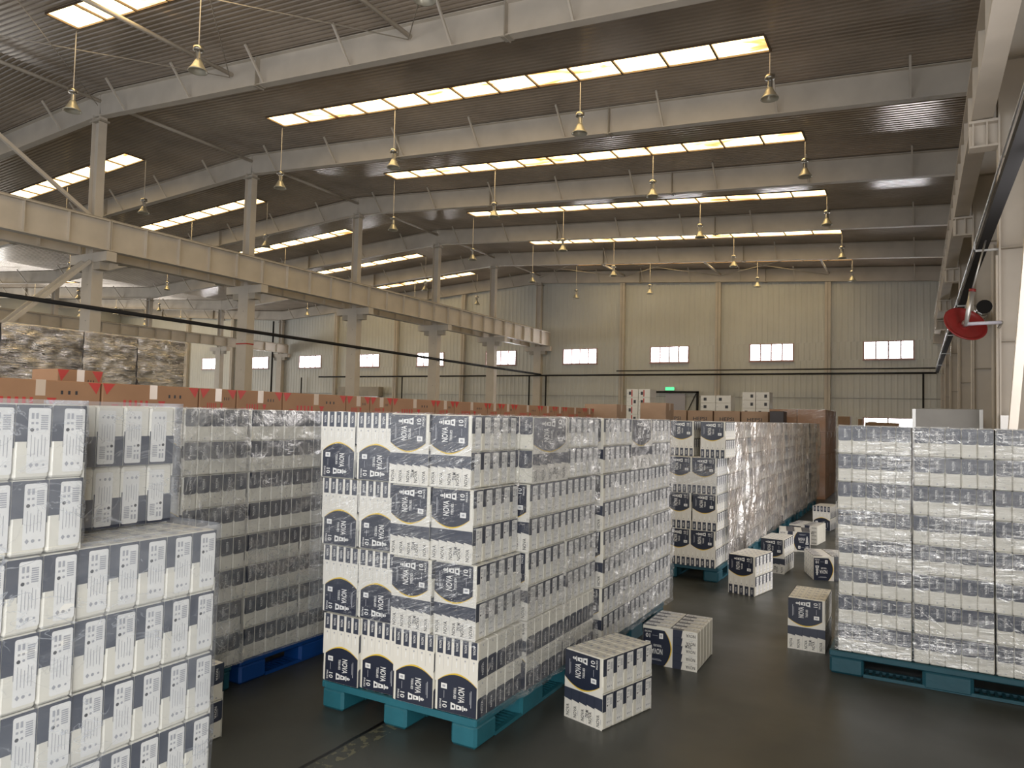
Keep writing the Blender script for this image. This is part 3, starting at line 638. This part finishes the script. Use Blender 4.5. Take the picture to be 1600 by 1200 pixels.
# ---------------------------------------------------------------- pallets
def pallet(x, y, rz, m_, lab, LX_=1.0, LY=1.2, grp='plastic pallets'):
    r = empty('plastic_pallet', (x, y, 0), rz); tag(r, lab, 'pallet', grp)
    d = MB(); t0, t1 = .118, .146
    d.cbox(-LX_ / 2, -LY / 2, t0 - .01, -LX_ / 2 + .035, LY / 2, t1, .006, m_).cbox(LX_ / 2 - .035, -LY / 2, t0 - .01, LX_ / 2, LY / 2, t1, .006, m_)
    d.box(-LX_ / 2 + .02, -LY / 2 + .002, t0 - .008, LX_ / 2 - .02, -LY / 2 + .035, t1 - .001, m_).box(-LX_ / 2 + .02, LY / 2 - .035, t0 - .008, LX_ / 2 - .02, LY / 2 - .002, t1 - .001, m_)
    n = 14
    for i in range(1, n): xx = -LX_ / 2 + LX_ * i / n; d.box(xx - .014, -LY / 2 + .02, t0, xx + .014, LY / 2 - .02, t1 - .001, m_)
    n = 16
    for i in range(1, n): yy = -LY / 2 + LY * i / n; d.box(-LX_ / 2 + .02, yy - (.03 if i % 4 == 0 else .012), t0, LX_ / 2 - .02, yy + (.03 if i % 4 == 0 else .012), t1 - .0015, m_)
    d.obj('deck', r)
    f = MB(); f.cbox(-.075, -.10, 0.0, .075, .10, .112, .014, m_); fm = f.mesh('foot')
    for sx in (-1, 0, 1):
        for sy in (-1, 0, 1):
            o = link('foot', fm, r); o.location = (sx * (LX_ / 2 - .077), sy * (LY / 2 - .102), 0)
            if sy == 0: o.scale = (1, 1.35, 1)
    s = MB()
    L = LY - .4; 
    s.box(-.07, -L / 2, .002, -.045, L / 2, .022, m_).box(.045, -L / 2, .002, .07, L / 2, .022, m_)
    for i in range(24): yy = -L / 2 + L * (i + .5) / 24; s.box(-.045, yy - .008, .002, .045, yy + .008, .021, m_)
    sm = s.mesh('bottom_rail')
    for sx in (-1, 0, 1): o = link('bottom_rail', sm, r); o.location = (sx * (LX_ / 2 - .077), 0, 0)
    return r

def film_sheet(name, path, z0, z1, mt, lab, amp=.008, res=.03, seedv=0, top=None, grp='stretch film on pallet loads', frq=(5, 5, 14)):
    """crumpled clear film following a plan path (list of (x,y)) from z0 to z1"""
    pts = []; 
    for (ax, ay), (bx, by) in zip(path[:-1], path[1:]):
        L = math.hypot(bx - ax, by - ay); n = max(1, int(L / res)); nx, ny = (by - ay) / L, -(bx - ax) / L
        for i in range(n): t = i / n; pts.append((ax + (bx - ax) * t, ay + (by - ay) * t, nx, ny))
    pts.append((bx, by, nx, ny)); nz = int((z1 - z0) / res); vs = []
    ox, oy = path[0]
    for j in range(nz + 1):
        z = z0 + (z1 - z0) * j / nz
        for (x, y, nx, ny) in pts:
            d = abs(noise.noise(Vector((x * frq[0] + seedv, y * frq[1], z * frq[2])))) * amp * 2 + noise.noise(Vector((x * 30 + seedv, y * 30, z * 30))) * amp * .4
            vs.append((x + nx * d - ox, y + ny * d - oy, z))
    n = len(pts); fs = [(j * n + i, j * n + i + 1, (j + 1) * n + i + 1, (j + 1) * n + i) for j in range(nz) for i in range(n - 1)]
    mb = MB(); mb.add(vs, fs, mt)
    if top:   # flat film over the top out to given depth
        b = len(mb.v)
    o = mb.obj(name, None, True); o.location = (ox, oy, 0); tag(o, lab, 'plastic wrap', grp); return o

LAY = ['bottom', 'second', 'third', 'top']
G0 = .148
# ---- centre stack (front at Y 3.06, right face at X -1.85)
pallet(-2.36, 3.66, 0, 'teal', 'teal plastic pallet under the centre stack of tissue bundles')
Wc, Lc = .25, .45
for l in range(4):
    lean = -.022 * l
    for c in range(4):
        x = -2.86 + .125 + .2515 * c + lean; y = 3.06 + Lc / 2
        if l == 0: v, fl = 'B', True
        else: v, fl = ('B', True) if c < 2 else ('A', False)
        z = G0 + l * (BH + .002) + (-.0 if c < 2 else .0)
        rz = PI if l == 0 else 0
        dy = (-.015 if c == 2 else 0) + (.012 if c == 1 else 0)
        bundle(x, y + dy, z, v, rz, fl, 'tissue bundle in the centre stack front, %s layer, %s column from the left' % (LAY[l], ORD[c]), 'bundles of the centre stack', L=Lc)
    for c in (1, 2):
        x = -1.955; y = 3.06 + Lc * (c + .5) + .012 * c; z = G0 + l * (BH + .002)
        nm = 'middle' if c == 1 else 'far'
        if l == 3 and c == 1:
            bundle(x - .088, y, z, 'A', PI / 2, False, 'label-out tissue bundle on the centre stack right side, top layer, middle', 'bundles of the centre stack', W=.44, L=.43)
        else:
            bundle(x, y, z, 'A', PI if l == 0 else 0, l == 0, 'tissue bundle on the right side of the centre stack, %s layer, %s column' % (LAY[l], nm), 'bundles of the centre stack', L=Lc)
film_sheet('stretch_film', [(-2.955, 3.9), (-2.955, 3.035), (-1.862, 3.035)], .50, 1.625, 'film', 'clear streaked stretch film over the front of the centre stack', .006, seedv=1)
film_sheet('stretch_film', [(-1.838, 3.04), (-1.812, 3.50), (-1.812, 4.44)], .15, 1.625, 'film_e', 'clear crumpled stretch film over the right side of the centre stack', .018, .025, seedv=5)

# ---- second stack behind the centre one
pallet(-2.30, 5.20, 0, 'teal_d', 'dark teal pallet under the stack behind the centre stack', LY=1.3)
for l in range(4):
    z = G0 + l * (BH + .002)
    for c in range(3):
        y = 4.47 + .50 * (c + .5); x = -1.79 - .125 - .005 * l
        if l == 3 and c == 1: bundle(x - .085, y, z, 'A', PI / 2, False, 'label-out tissue bundle on top of the stack behind the centre stack', 'bundles of the second stack', W=.47, L=.43)
        else: bundle(x, y, z, 'A', 0, False, 'tissue bundle in the stack behind the centre stack, %s layer, %s column' % (LAY[l], ['near', 'middle', 'far'][c]), 'bundles of the second stack', L=.488)
film_sheet('stretch_film', [(-1.775, 4.46), (-1.77, 5.98)], .13, 1.62, 'film_e', 'clear crumpled stretch film over the stack behind the centre stack', .02, .03, seedv=9)

# ---- near left stack
pallet(-2.38, .91, 0, 'teal', 'plastic pallet under the near left stack of tissue bundles')
for l in range(4):
    z = G0 + l * (BH + .003)
    if l < 3:
        bundle(-2.005, 1.318, z, 'A', 0, False, 'tissue bundle at the right end of the near left stack, %s' % ['bottom layer', 'second layer', 'third layer, topmost'][l], 'bundles of the near left stack', L=.42)
        bundle(-2.255, 1.318, z, 'A', 0, False, 'tissue bundle set second deep in the near left stack, %s layer' % LAY[l], 'bundles of the near left stack', L=.42) if l == 2 else None
    bundle(-2.000, .893, z, 'A', 0, False, 'tissue bundle at the left picture edge of the near left stack, %s layer' % LAY[l], 'bundles of the near left stack', L=.42)
bundle(-2.215, 1.318, G0 + 3 * (BH + .003), 'A', 0, True, 'upside-down tissue bundle set back on top of the near left stack', 'bundles of the near left stack', L=.42)
film_sheet('stretch_film', [(-1.868, .69), (-1.868, 1.105), (-1.872, 1.535), (-2.1, 1.54)], .14, 1.268, 'film_n', 'smooth milky film over the lower near left stack', .006, .03, seedv=2)
film_sheet('stretch_film', [(-1.864, .69), (-1.866, 1.108), (-2.07, 1.112)], 1.27, 1.632, 'film_n', 'smooth milky film over the upper corner bundle of the near left stack', .006, .03, seedv=3)
film_sheet('stretch_film', [(-2.078, 1.11), (-2.078, 1.535), (-2.3, 1.54)], 1.27, 1.632, 'film_n', 'smooth milky film over the set-back upside-down bundle', .006, .03, seedv=4)
tp = MB(); n = 18; vs = []
for j in range(n + 1):
    for i in range(n + 1):
        x = -2.38 + .51 * i / n; y = 1.108 + .43 * j / n; vs.append((x, y, 1.262 + .006 * noise.noise(Vector((x * 14, y * 14, 0)))))
tp.add(vs, [(j * (n + 1) + i, j * (n + 1) + i + 1, (j + 1) * (n + 1) + i + 1, (j + 1) * (n + 1) + i) for j in range(n) for i in range(n)], 'film_n')
tag(tp.obj('stretch_film', None, True), 'loose clear film lying across the top of the near left stack ledge', 'plastic wrap', 'stretch film on pallet loads')

# ---- loose bundle on the floor behind the near left stack
bundle(-3.135, 2.31, .0, 'A', PI, False, 'single tissue bundle on the floor between the near left stack and blue pallet', 'loose bundles on the floor', L=.42)

# ---- left wall of stacks, T faces towards the aisle
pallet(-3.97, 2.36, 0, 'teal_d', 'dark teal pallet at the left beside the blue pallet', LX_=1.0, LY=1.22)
pallet(-3.97, 3.64, 0, 'blue', 'bright blue plastic pallet left of the centre stack', LX_=1.0, LY=1.22)
for l in range(4):
    z = G0 + l * (BH + .002)
    bundle(-3.45 - .215, 2.435, z, 'B', -PI / 2 + PI, True, 'label-out tissue bundle in the left row, %s layer' % LAY[l], 'bundles of the left row', L=.43) if l > 1 else None
    for c, (y, nm) in enumerate(((2.79, 'first column'), (3.235, 'second column'), (3.67, 'third column'))):
        bundle(-3.575, y, z, 'A', PI, False, 'tissue bundle in the left row behind the aisle, %s layer, %s' % (LAY[l], nm), 'bundles of the left row', L=.428)
film_sheet('stretch_film', [(-3.435, 2.30), (-3.432, 3.01)], .15, 1.625, 'film_s', 'crumpled stretch film over the left row above the dark teal pallet', .015, .03, seedv=12)
film_sheet('stretch_film', [(-3.435, 3.02), (-3.432, 3.90)], .15, 1.62, 'film_s', 'crumpled stretch film over the left row above the blue pallet', .012, .03, seedv=15)

# ---- right stack, T faces towards the camera, long side across
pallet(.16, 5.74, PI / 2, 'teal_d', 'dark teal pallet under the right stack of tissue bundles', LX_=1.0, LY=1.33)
for l in range(4):
    z = G0 + l * (BH - .001)
    for c in range(3):
        bundle(-.46 + .4275 * (c + .5) + .006 * c, 5.25 + .125, z, 'A', PI / 2, False, 'tissue bundle in the right stack, %s layer, %s column' % (LAY[l], ['left', 'middle', 'right'][c]), 'bundles of the right stack', L=.422)
    for rr in (1, 2):
        bundle(-.46 + .214, 5.25 + .125 + .252 * rr, z, 'A', PI / 2, False, 'tissue bundle at the aisle end of the right stack, %s layer, %s row back' % (LAY[l], ORD[rr]), 'bundles of the right stack', L=.422, parts=False)
film_sheet('stretch_film', [(-.470, 5.9), (-.470, 5.238), (-.035, 5.238)], .16, 1.615, 'film_r', 'streaky stretch film over the left third of the right stack', .012, .028, seedv=21)
film_sheet('stretch_film', [(-.028, 5.236), (.395, 5.236)], .16, 1.615, 'film_r', 'streaky stretch film over the middle of the right stack', .012, .028, seedv=24)
film_sheet('stretch_film', [(.405, 5.238), (.84, 5.238)], .16, 1.615, 'film_r', 'streaky stretch film over the right third of the right stack', .012, .028, seedv=27)

# ---- long wrapped row beyond
PY = [7.40, 8.78, 10.16, 11.54, 12.92, 14.30]
for i, py in enumerate(PY):
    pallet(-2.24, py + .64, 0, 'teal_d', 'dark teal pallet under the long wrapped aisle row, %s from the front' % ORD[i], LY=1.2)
    for l in range(4):
        z = G0 + l * BH
        for c in range(3):
            k = i * 3 + c
            lab = 'wrapped tissue bundle in the long aisle row, %s layer, %s column from the front' % (LAY[l], ORD[k])
            sh = (.09 if (l == 3 and k == 0) else 0) + random.uniform(-.012, .012) - (.02 if i in (2, 4) else 0)
            bundle(-1.875 + sh, py + .43 * (c + .5), z, 'B', 0, False, lab, 'bundles of the long aisle row', L=.425, parts=(k == 0))
    if i == 0:
        for l in range(4): bundle(-2.135 + (-.03 if l == 3 else 0), py + .215 + (.16 if l == 3 else 0), G0 + l * BH, 'B', 0, False, 'tissue bundle on the front end of the aisle row, %s layer, second from the corner' % LAY[l], 'bundles of the long aisle row', L=.425)
    film_sheet('stretch_film', [(-1.72 - (.02 if i in (2, 4) else 0), py + (.30 if i == 0 else -.01)), (-1.72 - (.02 if i in (2, 4) else 0), py + 1.31)], .14 + .03 * (i % 2), 1.61, 'film_h', 'heavily crumpled stretch film along the aisle row, pallet %s from the front' % ORD[i], .03, .028, seedv=30 + i, grp='stretch film on the aisle row', frq=(2, 11, 2.0))
film_sheet('stretch_film', [(-2.27, 7.385), (-1.745, 7.385), (-1.735, 7.72)], .86, 1.25, 'film', 'torn stretch film band over the front end of the aisle row', .01, .03, seedv=44)

# ---- loose bundles on the aisle floor
LB = 'loose bundles on the floor'
def corner(xl, yl, xr, yr, L, W, lie=0):
    ang = math.atan2(yr - yl, xr - xl); mx, my = (xl + xr) / 2, (yl + yr) / 2
    return mx - math.sin(ang) * L / 2, my + math.cos(ang) * L / 2, ang
x, y, a = corner(-1.68, 3.676, -1.425, 3.602, .44, .26); bundle(x, y, 0, 'A', a, False, 'loose upright tissue bundle on the floor at the right of the centre stack', LB, W=.26, L=.44, jit=0)
x, y, a = corner(-1.60, 4.746, -1.245, 4.752, .42, .36); bundle(x, y, 0, 'A', a, False, 'loose tissue bundle lying on its side beside the second stack', LB, L=.42, lie=-1, jit=0)
x, y, a = corner(-1.575, 7.114, -1.312, 7.059, .43, .26); bundle(x, y, 0, 'B', a, False, 'loose upright tissue bundle before the long wrapped aisle row', LB, W=.26, L=.42, jit=0)
x, y, a = corner(-1.50, 8.32, -1.231, 8.30, .4, .26); bundle(x, y, 0, 'A', a, False, 'loose upright tissue bundle against the aisle row, behind the nearest upright one', LB, jit=0)
x, y, a = corner(-1.54, 9.80, -1.17, 9.86, .42, .36); bundle(x, y, 0, 'A', a, False, 'loose tissue bundle lying sideways in the aisle with label at its right', LB, lie=1, jit=0)
x, y, a = corner(-1.53, 10.55, -1.16, 10.50, .42, .36); bundle(x, y, 0, 'A', a, False, 'loose tissue bundle lying sideways directly behind another lying one', LB, lie=-1, jit=0)
x, y, a = corner(-1.40, 12.0, -1.14, 11.97, .42, .36); bundle(x, y, 0, 'B', a, True, 'loose upside-down tissue bundle farther up the aisle', LB, jit=0)
x, y, a = corner(-1.16, 12.9, -.90, 12.9, .42, .36); bundle(x, y, 0, 'B', a, True, 'far loose tissue bundle half hidden by the right stack', LB, jit=0)
x, y, a = corner(-1.20, 14.2, -.94, 14.2, .42, .36); bundle(x, y, 0, 'A', a, False, 'farthest loose tissue bundle in the aisle', LB, jit=0)
x, y, a = corner(-.95, 8.18, -.60, 8.30, .42, .36); bundle(x, y, 0, 'A', a, False, 'loose tissue bundle lying on its side left of the right stack', LB, lie=-1, jit=0)
x, y, a = corner(-.822, 5.632, -.566, 5.632, .42, .36); bundle(x, y, 0, 'A', a, False, 'loose upright tissue bundle at the left corner of the right stack', LB, L=.42, jit=0)

# ---------------------------------------------------------------- cartons
def carton(x, y, z, sx, sy, sz, lab, grp, mt='brown', red=True, txt=None, rz=0, face='+X'):
    r = empty('cardboard_carton', (x, y, z), rz); tag(r, lab, 'carton', grp)
    m = MB(); m.cbox(-sx / 2, -sy / 2, 0, sx / 2, sy / 2, sz, .006, mt)
    a = Art(m, (sx / 2, -sy / 2, 0), (0, 1, 0), (0, 0, 1)); b = Art(m, (-sx / 2, -sy / 2, 0), (1, 0, 0), (0, 0, 1))
    if red:
        for q in range(5): a.rect((.20 + .055 * q) * sy, (.52 + .05 * (q % 2)) * sz, (.225 + .055 * q) * sy, .72 * sz, 'red', 2)
        a.rect(.20 * sy, .45 * sz, .46 * sy, .47 * sz, 'red', 2); a.rect(.09 * sy, .62 * sz, .15 * sy, .64 * sz, 'red', 2)
        a.poly([(.55 * sy, .72 * sz), (.59 * sy, .58 * sz), (.63 * sy, .72 * sz)], 'red', 2)
        for i in range(3): a.rect((.66 + .06 * i) * sy, .78 * sz, (.68 + .06 * i) * sy, .84 * sz, 'black', 2)
        for s in (0, 1): a.poly([(s * sy + (0 if s else .0), sz * .99), (s * sy + (-.09 if s else .09), sz * .99), (s * sy + (-.03 if s else .03), sz * .8)][::(-1 if s == 0 else 1)], 'red', 2)
    if txt:
        b.text(txt, .5 * sx, .70 * sz, .13 * sz, 0, 'black', 2, wid=.55 * sx)
        for i in range(3): b.disc((.32 + .18 * i) * sx, .42 * sz, .075 * sx, 'black', 2, 12); b.disc((.32 + .18 * i) * sx, .42 * sz, .045 * sx, mt, 3, 12)
    m.obj('carton_body', r)
    t = MB(); t.box(-sx / 2 - .001, -.03, sz, sx / 2 + .001, .03, sz + .0012, 'tape').box(sx / 2, -.03, sz * .75, sx / 2 + .0012, .03, sz, 'tape'); t.obj('packing_tape', r)
    return r
y = 2.2; k = 0
pat = [.80, .78, .36, .50, .82, .36, .36, .80, .40, .78, .36, .36, .8, .5, .36, .8, .4]
while y < 11.6:
    L = pat[k % len(pat)]
    for l in range(4):
        h = .408
        if l < 3 and k % 2: pass
        carton(-5.2, y + L / 2, .148 + l * h, .58, L - .012, h - .002, 'brown carton with red print in the left carton row, %s, %s along' % (['bottom tier', 'second tier', 'third tier', 'top tier'][l], ORD[k]), 'cartons of the left carton row')
    y += L; k += 1
for i in range(8):
    pallet(-5.2, 2.8 + 1.24 * i, 0, 'teal_d', 'dark pallet under the left carton row, %s along' % ORD[i], LX_=.62, LY=1.2)
carton(-6.0, 3.38, 1.42, .36, .36, .48, 'open topped brown carton standing above the left carton row', 'cartons above the rows')
for l, z in enumerate((0, .47, .945)): carton(-6.0, 3.38, z, .42, .50, .465, 'brown carton under the raised carton behind the left row, %s' % ORD[l], 'cartons above the rows')
# small cartons above the far rows
def pile(x, y, sx, sy, tops, lab, mt='brown2', txt=None, red=False):
    z = 0
    for i, h in enumerate(tops):
        carton(x, y, z, sx, sy, h - .002, lab + ', %s from the floor' % ORD[i], lab, mt, red, txt); z += h
pile(-5.0, 12.5, .62, .5, [.45, .45, .45, .52], 'single pile of brown cartons rising past the left row')
pile(-4.35, 13.5, .5, .5, [.45, .45, .48, .55], 'brown carton pile before the white patterned cartons')
for i in range(4):
    pile(-4.85 + .59 * i, 16.6, .56, .6, [.62, .62, .60], 'front-facing brown carton pile with dark print, %s from left' % ORD[i], 'brown2', 'HEPSI')
for c in range(2):
    for j in range(3):
        for l in range(4):
            carton(-2.0 - .58 * c, 17.2 + .75 * j, l * .478, .57, .74, .476, 'film-wrapped brown carton in the tall stack closing the aisle, %s tier, %s %s' % (ORD[l], ['right', 'left'][c], ['front', 'middle', 'back'][j]), 'cartons closing the aisle', 'brown', False)
film_sheet('stretch_film', [(-2.90, 16.80), (-1.70, 16.80), (-1.70, 19.1)], .05, 1.925, 'film', 'clear stretch film round the brown carton stack closing the aisle', .01, .06, seedv=60)
MB_ = MB(); MB_.cbox(-.14, -.2, 0, .14, .2, 1.85, .01, 'carbon'); o = MB_.obj('dark_crate'); o.location = (-2.56, 16.1, 0); tag(o, 'narrow black crate standing between the brown carton piles', 'crate')
# white cartons with dark marks
def white_carton(x, y, z, sx, sy, sz, lab, grp, redm=False):
    m = MB(); m.cbox(-sx / 2, -sy / 2, 0, sx / 2, sy / 2, sz, .004, 'white'); a = Art(m, (-sx / 2, -sy / 2, 0), (1, 0, 0), (0, 0, 1))
    u = random.choice((.2, .62)); a.rect(u * sx, .3 * sz, (u + .2) * sx, .7 * sz, 'black', 2); a.rect(.05 * sx, .48 * sz, .15 * sx, .52 * sz, 'grey', 2)
    if redm: a.rect(.42 * sx, .1 * sz, .52 * sx, .9 * sz, 'red', 2)
    o = m.obj('white_carton'); o.location = (x, y, z); tag(o, lab, 'carton', grp)
for c in range(2):
    for l in range(11):
        white_carton(-5.1 + .42 * c, 20.6, l * .211, .41, .5, .209, 'white carton with dark marks, left white pile, %s column, %s tier' % (['left', 'right'][c], ORD[l]), 'left white carton pile')
        white_carton(-4.0 + .36 * c, 20.6, l * .22, .35, .5, .218, 'white carton with dark marks, right white pile, %s column, %s tier' % (['left', 'right'][c], ORD[l]), 'right white carton pile')
        white_carton(-6.45 + .32 * c, 18.2, l * .217, .31, .5, .215, 'white carton with red and black marks near the doorway, %s column, %s tier' % (['left', 'right'][c], ORD[l]), 'red marked white carton pile', True)
for i in range(4): white_carton(-10.3, 8.2 + 1.1 * i, 0, .6, 1.08, 1.86, 'long white wrapped box top beyond the left carton row, %s from left' % ORD[i], 'white boxes beyond the cartons')
# grey sheet board behind the right stack
r = empty('grey_board', (.42, 14.0, 0)); tag(r, 'grey sheet-covered board standing behind the right stack', 'board')
MB().cbox(-.5, -.04, .1, .5, .04, 1.91, .01, 'greyb').obj('sheet', r); MB().box(-.5, -.05, 0, -.45, .05, 1.9, 'galv').box(.45, -.05, 0, .5, .05, 1.9, 'galv').box(-.5, -.25, 0, -.45, .25, .05, 'galv').box(.45, -.25, 0, .5, .25, .05, 'galv').obj('stand', r)
# far small crates in front of the low window
for i, (x, w, h) in enumerate(((-3.2, .5, 1.95), (-2.55, .15, 1.85), (-1.6, 1.4, 1.72), (-2.1, .35, 1.76))):
    m = MB(); m.cbox(-w / 2, -.3, 0, w / 2, .3, h, .01, 'brown2'); o = m.obj('stacked_crate'); o.location = (x * .9, 36 + .9 * i, 0); tag(o, 'small far brown crate stack before the low window, %s' % ['left', 'narrow one', 'wide one', 'behind the wide one'][i], 'crate', 'far crates before the low window')

# ---- dark film-wrapped loads on the far left
ys = [3.6, 4.75, 5.75, 7.0, 7.95, 8.95]
for i in range(5):
    a, b = ys[i], ys[i + 1]; r = empty('wrapped_load', (-12.6, (a + b) / 2, 0)); tag(r, 'tall dark load in shiny crumpled film above the left cartons, %s from left' % ORD[i], 'wrapped load', 'dark wrapped loads at the left')
    w = b - a - .03; m = MB()
    for l in range(9):
        for c in range(3): m.cbox(-.55, -w / 2 + w / 3 * c + .004, .1 + l * .305, .55, -w / 2 + w / 3 * (c + 1) - .004, .1 + l * .305 + .3, .012, 'carbon')
    m.obj('load', r); MB().box(-.5, -w / 2, 0, .5, w / 2, .1, 'teal_d').obj('pallet_base', r)
    f = film_sheet('film_wrap', [(-12.03, a + .01), (-12.03, b - .01)], .1, 2.85, 'film_k', 'x', .035, .04, seedv=70 + i, frq=(1, 3, 8))
    for kk in ('label', 'category', 'group'): del f[kk]
    f.parent = r; f.location = (-12.03 + 12.6, a + .01 - (a + b) / 2, 0)
